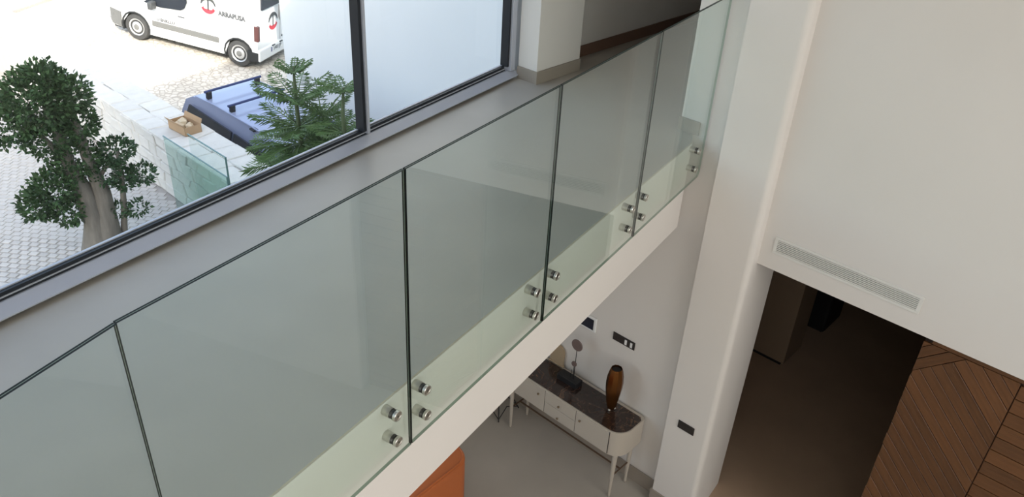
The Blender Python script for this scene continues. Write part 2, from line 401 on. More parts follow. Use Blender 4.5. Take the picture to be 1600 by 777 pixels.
def panel(label, x0, x1, M, offs, cut=False):
    t = thing('railing_panel', label, 'glass railing panel', M, 'glass panels of the bridge railing')
    ya, yb, z0, z1, b = -0.055, -0.040, -0.285, 1.0, 0.0015
    pts = [(x0, z0), (x1 - (0.02 if cut else 0), z0), (x1, z0 + (0.03 if cut else 0)), (x1, z1), (x0, z1)] if cut else [(x0, z0), (x1, z0), (x1, z1), (x0, z1)]
    bm = bmesh.new(); prism(bm, pts, 'y', ya, yb)
    bmesh.ops.recalc_face_normals(bm, faces=bm.faces)
    for f in bm.faces: f.material_index = 0 if abs(f.normal.y) > 0.9 else (2 if f.normal.z < -0.5 or (cut and f.normal.x > 0.3) else 1)
    ob('glass_pane', bm, [M_RAIL, M_EDGE, M_EDGEL], t)
    bm = bmesh.new(); m0, m1 = ya + 0.0068, yb - 0.0068
    bx(bm, x0 + .002, x1 - .002, m0, m1, z1 - 0.002, z1 + 0.0004)
    for x in (x0, x1): bx(bm, x - 0.0005, x + 0.0005, m0, m1, z0 + 0.04, z1 - 0.003)
    ob('interlayer', bm, M_EDGEL, t)
    for x in offs:
        for z in (-0.045, -0.185): standoff(t, x, z)
    return t
J = [0.800, 1.8837, 2.9585, 4.0516, 5.146]
g = 0.003
M1 = Matrix.Translation((0.797, -0.004, 0)) @ Matrix.Rotation(R(7.4), 4, 'Z')
panel('angled glass railing panel nearest the viewer, thick dark double edge', -1.05, -g, M1, (-0.96, -0.09))
names = ['large clear glass panel next to the angled one, two steel studs low on its right', 'glass panel above the orange armchair, with two studs low at each side',
         'glass panel above the white sideboard, showing a faint reflected vent', 'end glass panel of the railing, beside the white column']
for i in range(4):
    panel(names[i], J[i] + g, J[i + 1] - g, Matrix.Identity(4), (J[i] + 0.09, (J[i + 1] - 0.1) if i < 3 else 5.015), i == 3)

# ------------------------------------------------------------------ wall fittings
def vent():
    t = thing('air_vent', 'long white linear air vent on the wall above the dark passage', 'vent', MW)
    a0, a1, z0, z1 = -1.722, -0.718, -0.640, -0.510
    bm = bmesh.new()
    bx(bm, a0, a1, 0.0, 0.008, z1 - 0.020, z1, 0.002); bx(bm, a0, a1, 0.0, 0.008, z0, z0 + 0.020, 0.002)
    bx(bm, a0, a0 + 0.022, 0.0, 0.008, z0 + 0.02, z1 - 0.02); bx(bm, a1 - 0.022, a1, 0.0, 0.008, z0 + 0.02, z1 - 0.02)
    ob('frame', bm, M_GRILLE, t)
    box('duct', a0 + 0.02, a1 - 0.02, 0.0003, 0.0012, z0 + 0.02, z1 - 0.02, M_DUCT, t)
    n = 7; p = (z1 - z0 - 0.04) / n
    me = None
    for k in range(n):
        z = z0 + 0.02 + p * (k + 0.5)
        if me is None:
            bm = bmesh.new(); bx(bm, a0 + 0.02, a1 - 0.02, 0.0015, 0.007, -p * 0.30, p * 0.30); o = ob('slat', bm, M_GRILLE, t); me = o.data
        else:
            o = bpy.data.objects.new('slat', me); link(o, t)
        o.location.z = z
vent()
def switches():
    t = thing('switch_plate', 'black wall plate with two white sockets above the sideboard', 'switch', MW)
    box('plate', 0.240, 0.472, 0.0, 0.009, -2.078, -1.996, M_PLATE, t, 0.003)
    for a, m in ((0.263, M_WHITEPL), (0.321, M_WHITEPL), (0.379, M_PLATE), (0.428, M_PLATE)):
        bm = bmesh.new(); w = 0.024 if m is M_WHITEPL else 0.040; bx(bm, a, a + w, 0.008, 0.012, -2.064, -2.012, 0.002); ob('rocker', bm, m, t)
    t = thing('socket_plate', 'blank black double socket plate low on the white column', 'socket', MW)
    box('plate', -0.496, -0.342, 0.1, 0.109, -2.493, -2.412, M_PLATE, t, 0.003)
    for a in (-0.485, -0.417): box('insert', a, a + 0.064, 0.108, 0.111, -2.484, -2.421, M_PLATE, t, 0.003)
    t = thing('wall_tablet', 'white framed wall screen, half hidden behind the bridge edge', 'screen', MW)
    bm = bmesh.new(); bx(bm, 0.653, 0.90, 0.0, 0.022, -2.112, -1.962, 0.006, 2); ob('bezel', bm, M_WHITEPL, t)
    box('display', 0.677, 0.876, 0.0215, 0.0235, -2.092, -1.982, M_SCREEN, t)
switches()

# ------------------------------------------------------------------ timber cladding right of the passage
def cladding():
    t = thing('timber_wall_panel', 'brown walnut plank wall panel in chevrons beside the dark passage', 'wall panel', MW)
    N = -0.11; a0, am, a1, zt, zb = 1.79, 2.37, 3.04, -0.87, ZF
    box('backing', -a1, -a0 - 0.004, N - 0.06, N - 0.012, zb, -0.776, M_WOODBACK, t)
    box('top_rail', -a1, -a0 - 0.05, N - 0.012, N + 0.004, zt + 0.006, -0.79, M_WOOD, t)
    def plank(poly, ang):
        if len(poly) < 3: return
        cx = sum(p[0] for p in poly) / len(poly); cz = sum(p[1] for p in poly) / len(poly)
        ar = abs(sum(poly[i][0] * poly[(i + 1) % len(poly)][1] - poly[(i + 1) % len(poly)][0] * poly[i][1] for i in range(len(poly)))) / 2
        if ar < 3e-4: return
        c, s = math.cos(-ang), math.sin(-ang)
        loc = [((p[0] - cx) * c - (p[1] - cz) * s, (p[0] - cx) * s + (p[1] - cz) * c) for p in poly]
        bm = bmesh.new(); d = random.uniform(0.0, 0.0025)
        prism(bm, loc, 'y', 0.0, 0.014 + d)
        bmesh.ops.bevel(bm, geom=[e for e in bm.edges if all(v.co.y > 0.01 for v in e.verts)], offset=0.0018, segments=1, affect='EDGES')
        o = ob('plank', bm, M_WOOD, t)
        # panel coordinate a runs to the right = -s, seen from the front
        o.matrix_local = Matrix.Translation((-cx, N - 0.012, cz)) @ Matrix.Rotation(math.pi, 4, 'Z') @ Matrix.Translation((0, -0.0, 0)) @ Matrix.Scale(-1, 4, (0, 1, 0)) @ Matrix.Rotation(-ang, 4, 'Y')
    gap = 0.0030; q = 2 ** -0.5
    big = [(0, -6), (5, -6), (5, 1), (0, 1)]
    # main field, planks falling to the right
    w = 0.106
    for k in range(-9, 30):
        zc = -0.987 + w * k * -1.0
        # plank lies between the lines a + z = am + zc and a + z = am + zc - w
        p = clip(big, 1, 1, am + zc - gap); p = clip(p, -1, -1, -(am + zc - w + gap))
        p = clip(p, 1, 0, am - gap); p = clip(p, -1, 0, -(a0 + random.uniform(-0.003, 0.003))); p = clip(p, 0, 1, zt); p = clip(p, 0, -1, -zb)
        p = clip(p, -0.95, 1, -1.116 - 0.95 * 1.79 - gap)
        plank(p, R(-45))
    # small triangle at the upper left, planks rising to the right
    for k in range(4):
        c0 = -1.116 - 0.95 * 1.79 + 0.098 * k
        p = clip(big, 0.95, -1, -c0 - gap); p = clip(p, -0.95, 1, c0 + 0.098 - gap)
        p = clip(p, -1, 0, -a0); p = clip(p, 0, 1, zt); p = clip(p, 1, 0, am - gap)
        plank(p, R(43.5))
    # right field, level planks
    for k in range(-1, 25):
        z1 = -0.987 - w * k
        p = [(am + gap, max(z1 - w + gap, zb)), (a1, max(z1 - w + gap, zb)), (a1, min(z1 - gap, zt)), (am + gap, min(z1 - gap, zt))]
        if p[2][1] - p[0][1] > 0.02: plank(p, 0.0)
cladding()

def passage_things():
    t = thing('tall_cabinet', 'tall taupe cabinet on recessed plinth inside the dark passage', 'cabinet', MW)
    box('body', -0.19, 0.9, -3.0, -2.553, ZF + 0.07, -0.76, M_TAUPE, t, 0.003)
    box('plinth', -0.14, 0.9, -2.96, -2.60, ZF, ZF + 0.07, M_BLACK, t)
    t = thing('dark_tall_unit', 'black tall unit standing behind the taupe cabinet', 'cabinet', MW)
    box('body', -0.24, 0.2, -4.0, -3.5, ZF + 0.03, -0.9, M_BLACK, t, 0.03, seg=3)
    box('foot', -0.2, 0.15, -3.95, -3.55, ZF, ZF + 0.03, M_BLACK, t)
passage_things()

# ------------------------------------------------------------------ sideboard and what stands on it
def sideboard():
    t = thing('sideboard', 'cream lacquer sideboard with rounded ends and dark brown marble top', 'sideboard', MW @ Matrix.Translation((0, 0, 0)))
    s0, s1, n0, n1, zt, zb = 0.0, 1.46, 0.022, 0.388, -2.68, -2.955
    def outline(e, r=0.15, back=None):
        nb = n0 + (e if back is None else back)
        P = []
        for cx, sgn in ((s1 - e - r, 1), (s0 + e + r, -1)):
            for k in range(9):
                a = R(90 - 90 * k / 8) if sgn > 0 else R(-90 - 0 - 90 * k / 8)
                if sgn > 0: P.append((cx + r * math.cos(a), n1 - e - r + r * math.sin(a)))
            if sgn > 0: P += [(s1 - e, nb + 0.03), (s1 - e - 0.03, nb)]
            else:
                P += [(s0 + e + 0.03, nb), (s0 + e, nb + 0.03)]
                for k in range(9):
                    a = R(180 - 90 * k / 8); P.append((cx + r * math.cos(a), n1 - e - r + r * math.sin(a)))
        return P
    bm = bmesh.new(); prism(bm, outline(0.0), 'z', zb, zt - 0.003); ob('carcass', bm, M_CREAM, t, auto=30)
    bm = bmesh.new(); prism(bm, outline(0.010, 0.145, 0.035), 'z', zt - 0.012, zt + 0.003); ob('marble_top', bm, M_MARBLE, t, auto=30)
    # fronts: door, two drawers, door
    zf0, zf1 = zb + 0.01, zt - 0.016
    def front(name, a, b, z0, z1, knob):
        bm = bmesh.new(); bx(bm, a + 0.003, b - 0.003, n1 - 0.004, n1 + 0.006, z0 + 0.002, z1 - 0.002, 0.0015); f = ob(name, bm, M_CREAM, t)
        bm = bmesh.new(); lathe(bm, [(0.004, n1 + 0.006), (0.004, n1 + 0.014), (0.011, n1 + 0.016), (0.011, n1 + 0.022), (0.006, n1 + 0.024)], 14, 'y', (knob[0], 0, knob[1])); ob('knob', bm, M_KNOB, f, smooth=True)
    front('door', 0.125, 0.495, zf0, zf1, (0.441, -2.77)); front('door', 0.860, 1.23, zf0, zf1, (0.933, -2.77))
    zm = (zf0 + zf1) / 2
    front('drawer', 0.495, 0.860, zm, zf1, (0.688, -2.77)); front('drawer', 0.495, 0.860, zf0, zm, (0.689, -2.91))
    for a in (0.125, 0.495, 0.860, 1.23): box('shadow_gap', a - 0.003, a + 0.003, n1 - 0.003, n1 + 0.0015, zf0, zf1, M_BLACK, t)
    for s in (0.075, 1.315):
        for n in (0.075, 0.325):
            bm = bmesh.new(); lathe(bm, [(0.011, ZF), (0.013, ZF + 0.02), (0.024, zb - 0.04), (0.026, zb + 0.001)], 14, 'z', (s, n, 0)); ob('leg', bm, M_CREAM, t, smooth=True)
        bm = bmesh.new(); tube(bm, [(s, 0.075, -3.24), (s, 0.325, -3.24)], 0.008, 8); ob('cross_rail', bm, M_BRASSD, t)
    bm = bmesh.new(); tube(bm, [(0.075, 0.2, -3.24), (1.315, 0.2, -3.24)], 0.009, 8); ob('long_rail', bm, M_BRASSD, t)
sideboard()
ZS = -2.677
def vase():
    t = thing('bronze_vase', 'tall bronze vase on small ball feet, on the sideboard', 'vase', MW @ Matrix.Translation((0.287, 0.165, ZS)))
    prof = [(0.0, 0.022), (0.034, 0.020), (0.042, 0.04), (0.058, 0.13), (0.072, 0.24), (0.076, 0.31), (0.071, 0.385), (0.058, 0.445), (0.050, 0.468), (0.0465, 0.468), (0.052, 0.44), (0.06, 0.36), (0.05, 0.2), (0.0, 0.12)]
    bm = bmesh.new(); lathe(bm, prof, 10, 'z', cap=False); ob('body', bm, M_BRONZE, t, auto=25)
    bm = bmesh.new(); lathe(bm, [(0.0440, 0.452), (0.0, 0.4515)], 10, 'z', cap=False); ob('inside', bm, M_BLACK, t)
    for k in range(3):
        a = R(100 + 120 * k); bm = bmesh.new(); bmesh.ops.create_uvsphere(bm, u_segments=12, v_segments=8, radius=0.0125, matrix=Matrix.Translation((0.032 * math.cos(a), 0.032 * math.sin(a), 0.0125)))
        ob('ball_foot', bm, M_STEEL, t, smooth=True)
vase()
def sculpture():
    t = thing('disc_sculpture', 'black based ornament with two discs on thin rods, on the sideboard', 'ornament', MW @ Matrix.Translation((0.78, 0.15, ZS)))
    bm = bmesh.new(); bx(bm, -0.115, 0.115, -0.048, 0.048, 0, 0.06, 0.004, 2); ob('base', bm, M_BLACK, t)
    for x, h, r in ((-0.045, 0.455, 0.060), (-0.035, 0.235, 0.028)):
        bm = bmesh.new(); tube(bm, [(x, 0, 0.05), (x, 0, h - r * 0.4)], 0.0035, 8); ob('rod', bm, M_BLACK, t)
        bm = bmesh.new(); lathe(bm, [(0.0, -0.006), (r * 0.96, -0.006), (r, -0.003), (r, 0.003), (r * 0.96, 0.006), (0.0, 0.006)], 32, 'y', (x, 0.004, h), cap=False); ob('disc', bm, M_ROSE, t, auto=40)
    bm = bmesh.new(); tube(bm, [(-0.005, 0, 0.05), (-0.012, 0, 0.15)], 0.003, 8); ob('rod', bm, M_BLACK, t)
    t = thing('arch_plaque', 'tan arch shaped plaque leaning against the wall behind the ornament', 'ornament', MW @ Matrix.Translation((1.035, 0.03, ZS)) @ Matrix.Rotation(R(3), 4, 'X'))
    pts = [(-0.08, 0), (0.08, 0)] + [(0.08 * math.cos(R(a)), 0.14 + 0.08 * math.sin(R(a))) for a in range(0, 181, 15)]
    bm = bmesh.new(); prism(bm, pts, 'y', -0.006, 0.01); ob('panel', bm, M_TAN, t)
    bm = bmesh.new(); bx(bm, -0.09, 0.09, -0.012, 0.02, 0, 0.012, 0.002); ob('foot', bm, M_TAN, t)
sculpture()

def armchair():
    t = thing('orange_armchair', 'orange leather armchair with broad rounded back under the bridge', 'armchair', Matrix.Translation((3.57, 1.46, ZF)) @ Matrix.Rotation(R(172), 4, 'Z'))
    def rr(x0, x1, y0, y1, r, n=8):
        P = []
        for cx, cy, a0 in ((x1 - r, y1 - r, 0), (x0 + r, y1 - r, 90), (x0 + r, y0 + r, 180), (x1 - r, y0 + r, 270)):
            for k in range(n + 1):
                a = R(a0 + 90 * k / n); P.append((cx + r * math.cos(a), cy + r * math.sin(a)))
        return P
    def soft(name, P, z0, z1, bev):
        bm = bmesh.new(); prism(bm, P, 'z', z0, z1)
        es = [e for e in bm.edges if abs(e.verts[0].co.z - e.verts[1].co.z) < 1e-6]
        bmesh.ops.bevel(bm, geom=es, offset=bev, segments=4, affect='EDGES', profile=0.5); ob(name, bm, M_LEATHER, t, auto=50)
    soft('back', rr(-0.46, 0.55, -0.05, 0.36, 0.17), 0.10, 0.72, 0.03)
    soft('seat', rr(-0.42, 0.50, -0.62, 0.0, 0.08), 0.10, 0.40, 0.04)
    soft('arm', rr(-0.46, -0.30, -0.60, 0.05, 0.07), 0.10, 0.55, 0.03); soft('arm', rr(0.39, 0.55, -0.60, 0.05, 0.07), 0.10, 0.55, 0.03)
    bm = bmesh.new(); tube(bm, [(p[0], p[1], 0.722) for p in rr(-0.44, 0.53, -0.03, 0.34, 0.15)] + [(0.53, 0.19, 0.722)], 0.006, 6); ob('piping', bm, M_LEATHER, t)
    for x in (-0.38, 0.45):
        for y in (-0.55, 0.28):
            bm = bmesh.new(); lathe(bm, [(0.012, 0), (0.02, 0.11)], 10, 'z', (x, y, 0)); ob('leg', bm, M_BLACK, t)
armchair()
def wire_stool():
    t = thing('wire_stool', 'black wire legged stool left of the sideboard, under the bridge', 'stool', MW @ Matrix.Translation((1.60, 0.21, ZF)))
    F = [(0.165, 0.16), (-0.165, 0.16), (-0.165, -0.14), (0.165, -0.14)]
    for i, (x, y) in enumerate(F):
        bm = bmesh.new(); tube(bm, [(x * 0.55, y * 0.55, 0.43), (x * 0.5, y * 0.5, 0.22), (x, y, 0.006)], 0.006, 6); ob('leg', bm, M_BLACK, t)
        x2, y2 = F[(i + 1) % 4]; bm = bmesh.new(); tube(bm, [(x * 0.95, y * 0.95, 0.03), ((x + x2) * 0.40, (y + y2) * 0.40, 0.10), (x2 * 0.95, y2 * 0.95, 0.03)], 0.005, 6); ob('brace', bm, M_BLACK, t)
    bm = bmesh.new(); lathe(bm, [(0.17, 0.43), (0.18, 0.44), (0.18, 0.455), (0.17, 0.465)], 24, 'z'); ob('seat', bm, M_BLACK, t)
wire_stool()

# ------------------------------------------------------------------ outside: courtyard, wall, street
def courtyard():
    bm = bmesh.new(); prism(bm, [(-6, 2.15), (5.2, 2.15), (8.8, 22), (-6, 22)], 'z', ZF - 0.3, ZF - 0.011)
    base = struct('courtyard_paving', bm, M_SAND)
    d = Vector((0.444, -0.896, 0)); e = Vector((0.896, 0.444, 0)); L, Wd = 0.128, 0.102
    me = []
    for k in range(6):
        rnd = random.Random(k); bm = bmesh.new()
        a, b = L / 2 - 0.005 - rnd.uniform(0, .003), Wd / 2 - 0.005 - rnd.uniform(0, .003)
        pts = [(-a + rnd.uniform(0, .006), -b + rnd.uniform(0, .005)), (a - rnd.uniform(0, .006), -b + rnd.uniform(0, .005)), (a - rnd.uniform(0, .006), b - rnd.uniform(0, .005)), (-a + rnd.uniform(0, .006), b - rnd.uniform(0, .005))]
        prism(bm, pts, 'z', -0.03, 0.0)
        bmesh.ops.bevel(bm, geom=[x for x in bm.edges if all(v.co.z > -0.01 for v in x.verts)], offset=0.005, segments=1, affect='EDGES')
        bmesh.ops.recalc_face_normals(bm, faces=bm.faces)
        m_ = bpy.data.meshes.new('paver'); bm.to_mesh(m_); bm.free(); m_.materials.append(M_PAVER); me.append(m_)
    c = Vector((3.55, 7.35, 0)); cand = []
    for i in range(-75, 76):
        for j in range(-60, 61):
            p = c + d * ((i + 0.5 * (j % 2)) * L) + e * (j * Wd)
            face = 6.13 + 0.184 * (p.y - 7.857)
            if p.y < 3.2 or p.x > face - 0.07 or p.x < 1.0: continue
            k = (p - c); cand.append((abs(k.dot(Vector((.45, .89, 0)))) ** 2 * 0.45 + k.dot(Vector((.89, -.45, 0))) ** 2, p))
    cand.sort(key=lambda x: x[0])
    rot = math.atan2(d.y, d.x)
    for i, (_, p) in enumerate(cand[:300]):
        o = bpy.data.objects.new('paver', me[i % 6]); link(o, base); o.location = (p.x, p.y, ZF - random.uniform(0, 0.004)); o.rotation_euler.z = rot + random.uniform(-.03, .03)
    bm = bmesh.new()
    for i, (_, p) in enumerate(cand[300:9000]):
        z = ZF - random.uniform(0, 0.005); a, b = d * (L / 2 - 0.006), e * (Wd / 2 - 0.006); q = Vector((p.x, p.y, z)); lo = Vector((0, 0, -0.010)); w = 1.04
        A = [bm.verts.new(q + s) for s in (-a - b, a - b, a + b, -a + b)]; B = [bm.verts.new(q + s * w + lo) for s in (-a - b, a - b, a + b, -a + b)]
        bm.faces.new(A)
        for k in range(4): bm.faces.new((A[k], B[k], B[(k + 1) % 4], A[(k + 1) % 4]))
    o = ob('paver_field', bm, M_PAVER, base); o['kind'] = 'stuff'
courtyard()

def street():
    bm = bmesh.new()
    z = lambda y: -4.085 + 0.117 * (y - 15.0)
    vs = [bm.verts.new((x, y, z(y) + dz)) for dz in (0, -0.3) for x, y in ((6.4, -8), (60, -8), (60, 60), (-40, 60), (-40, 24), (6.4, 24))]
    # a sheet with a little thickness; the courtyard stands higher on its own base
    n = 6; bm.faces.new(vs[:n]); bm.faces.new(list(reversed(vs[n:])))
    for i in range(n): bm.faces.new((vs[i], vs[(i + 1) % n], vs[n + (i + 1) % n], vs[n + i]))
    struct('street', bm, M_STREET)
    bm = bmesh.new(); a, b = Vector((5.0, 17.6, 0)), Vector((24, 22.9, 0)); d = (b - a).normalized(); e = Vector((-d.y, d.x, 0))
    P = [a, b, b + e * 0.10, a + e * 0.10]; A = [bm.verts.new((p.x, p.y, z(p.y) - 0.05)) for p in P]; B = [bm.verts.new((p.x, p.y, z(p.y) + 0.06)) for p in P]
    bm.faces.new(A); bm.faces.new(B)
    for i in range(4): bm.faces.new((A[i], A[(i + 1) % 4], B[(i + 1) % 4], B[i]))
    struct('kerb', bm, M_SAND)
street()

def retaining_wall():
    # frame: x along the wall away from the house, y to the courtyard side, z up
    d = Vector((0.181, 0.9835, 0)); O = Vector((6.13, 7.857, 0)) - d * 5.4
    Mr = Matrix(((d.x, -d.y, 0, O.x), (d.y, d.x, 0, O.y), (0, 0, 1, 0), (0, 0, 0, 1)))
    w = bpy.data.objects.new('wall_garden', None); link(w, kind='structure'); w.matrix_world = Mr
    ztop, th, Lw = -2.58, 0.70, 16.0
    box('core', 2.0, Lw, -th + 0.02, -0.02, -6.0, ztop - 0.03, M_MORTAR, w)
    rnd = random.Random(3)
    def slab(quad, axis, lo, hi):
        c = (sum(p[0] for p in quad) / 4, sum(p[1] for p in quad) / 4)
        bm = bmesh.new(); prism(bm, [(p[0] - c[0], p[1] - c[1]) for p in quad], axis, lo, hi)
        top = hi
        ax = 1 if axis == 'y' else 2
        bmesh.ops.bevel(bm, geom=[x for x in bm.edges if all(abs(v.co[ax] - top) < 1e-6 for v in x.verts)], offset=0.012, segments=1, affect='EDGES')
        o = ob('stone', bm, M_STONE, w)
        o.location = (c[0], 0, c[1]) if axis == 'y' else (c[0], c[1], 0)
    def grid(xs_len, u0, u1, v0, v1, rows, wmin, wmax, gap, axis, base, hi):
        vb = [v0 + (v1 - v0) * k / rows for k in range(rows + 1)]
        for r in range(1, rows): vb[r] += rnd.uniform(-.03, .03)
        for r in range(rows):
            u = u0
            tl = 0.0
            while u < u1:
                nx = u + rnd.uniform(wmin, wmax); tn = rnd.uniform(-0.05, 0.05); j = lambda k=0.018: rnd.uniform(-k, k) + 0
                up = vb[r + 1] - gap + (j() if r < rows - 1 else 0); lo_ = vb[r] + gap + (j() if r else 0)
                quad = [(u + gap + tl, lo_), (nx - gap + tn, vb[r] + gap + (j() if r else 0)), (nx - gap - tn, vb[r + 1] - gap + (j() if r < rows - 1 else 0)), (u + gap - tl, up)]
                slab(quad, axis, base, hi + rnd.uniform(-0.010, 0.012)); u = nx; tl = tn
    grid(0, 2.0, 11.4, ZF, ztop - 0.02, 5, 0.17, 0.42, 0.006, 'y', -0.03, 0.0)      # courtyard face
    grid(0, 2.0, 13.5, -th, -0.0, 2, 0.26, 0.55, 0.004, 'z', ztop - 0.05, ztop)     # top flags
retaining_wall()

def neighbour():
    bm = bmesh.new(); prism(bm, [(11.4, 11.2), (9.0, 3.0), (9.4, 2.3), (22, 2.3), (22, 9.0)], 'z', -7.0, 9.0); struct('wall_neighbour', bm, M_EXT)
neighbour()

def loose_glass():
    d = Vector((0.181, 0.9835, 0)); n = Vector((-0.9835, 0.181, 0))
    O = Vector((6.13, 7.857, 0))
    for lab, off, s0, s1, z1, m in (('green glass sheet standing against the white stone wall, in front', 0.20, -2.06, -0.42, -2.30, M_OUTGLASS),
                                    ('clear glass sheet behind the green one, rising above the wall top', 0.055, -1.80, -0.85, -2.17, M_OUTGLASS2)):
        M = Matrix(((d.x, n.x, 0, O.x + n.x * off), (d.y, n.y, 0, O.y + n.y * off), (0, 0, 1, 0), (0, 0, 0, 1)))
        t = thing('glass_sheet', lab, 'glass sheet', M)
        bm = bmesh.new(); vs = [bm.verts.new(p) for p in ((s0, 0, ZF), (s1, 0, ZF), (s1, 0, z1), (s0, 0, z1))]; bm.faces.new(vs); ob('pane', bm, m, t)
        bm = bmesh.new(); bx(bm, s0, s1, -0.008, 0.008, z1, z1 + 0.010); bx(bm, s0 - 0.012, s0, -0.01, 0.01, ZF, z1 + 0.010); ob('polished_edge', bm, M_GEDGE, t)
loose_glass()

def carton():
    t = thing('cardboard_box', 'open brown cardboard box on top of the white stone wall', 'box', Matrix.Translation((6.555, 7.985, -2.575)) @ Matrix.Rotation(R(-7), 4, 'Z'))
    a, b, h, k = 0.13, 0.22, 0.125, 0.005
    bm = bmesh.new(); bx(bm, -a, a, -b, b, 0, k); bx(bm, -a, -a + k, -b, b, 0, h); bx(bm, a - k, a, -b, b, 0, h); bx(bm, -a, a, -b, -b + k, 0, h); bx(bm, -a, a, b - k, b, 0, h); ob('carton', bm, M_CARD, t)
    for M in (Matrix.Translation((-a, 0, h)) @ Matrix.Rotation(R(-35), 4, 'Y'), Matrix.Translation((a, 0, h)) @ Matrix.Rotation(R(20), 4, 'Y')):
        bm = bmesh.new(); bx(bm, -0.003, 0.003, -b, b, 0, 0.075, M=M); ob('flap', bm, M_CARD, t)
    rnd = random.Random(5); bm = bmesh.new()
    for _ in range(9):
        q = Vector((rnd.uniform(-.06, .06), rnd.uniform(-.15, .15), 0.055 + rnd.uniform(0, .04)))
        r = bmesh.ops.create_icosphere(bm, subdivisions=1, radius=rnd.uniform(.05, .075), matrix=Matrix.Translation(q))
        for v in r['verts']: v.co += Vector((rnd.uniform(-.012, .012), rnd.uniform(-.012, .012), rnd.uniform(-.012, .012)))
    ob('crumpled_paper', bm, mat('packing_paper', (206, 190, 164), 0.9), t)
carton()

# ------------------------------------------------------------------ trees and plants
def leaves(bm, blobs, size, rnd):
    """Leaf blades scattered through ellipsoids: (centre, radii, count)."""
    for c, r, n in blobs:
        c = Vector(c)
        for _ in range(n):
            v = Vector((rnd.gauss(0, 1), rnd.gauss(0, 1), rnd.gauss(0, 1))).normalized() * (rnd.uniform(0.35, 1.0) ** 0.5)
            p = c + Vector((v.x * r[0], v.y * r[1], v.z * r[2])) * rnd.uniform(0.9, 1.08)
            L = size * rnd.uniform(0.7, 1.3); a = (v + Vector((rnd.uniform(-.8, .8), rnd.uniform(-.8, .8), rnd.uniform(-.5, .9)))).normalized()
            b = a.cross(Vector((rnd.uniform(-1, 1), rnd.uniform(-1, 1), rnd.uniform(-1, 1)))).normalized(); w = L * 0.30; nrm = a.cross(b)
            q = [p, p + a * L * .45 + b * w + nrm * L * .08, p + a * L, p + a * L * .45 - b * w + nrm * L * .08]
            vs = [bm.verts.new(x) for x in q]; bm.faces.new((vs[0], vs[1], vs[2])); bm.faces.new((vs[0], vs[2], vs[3]))
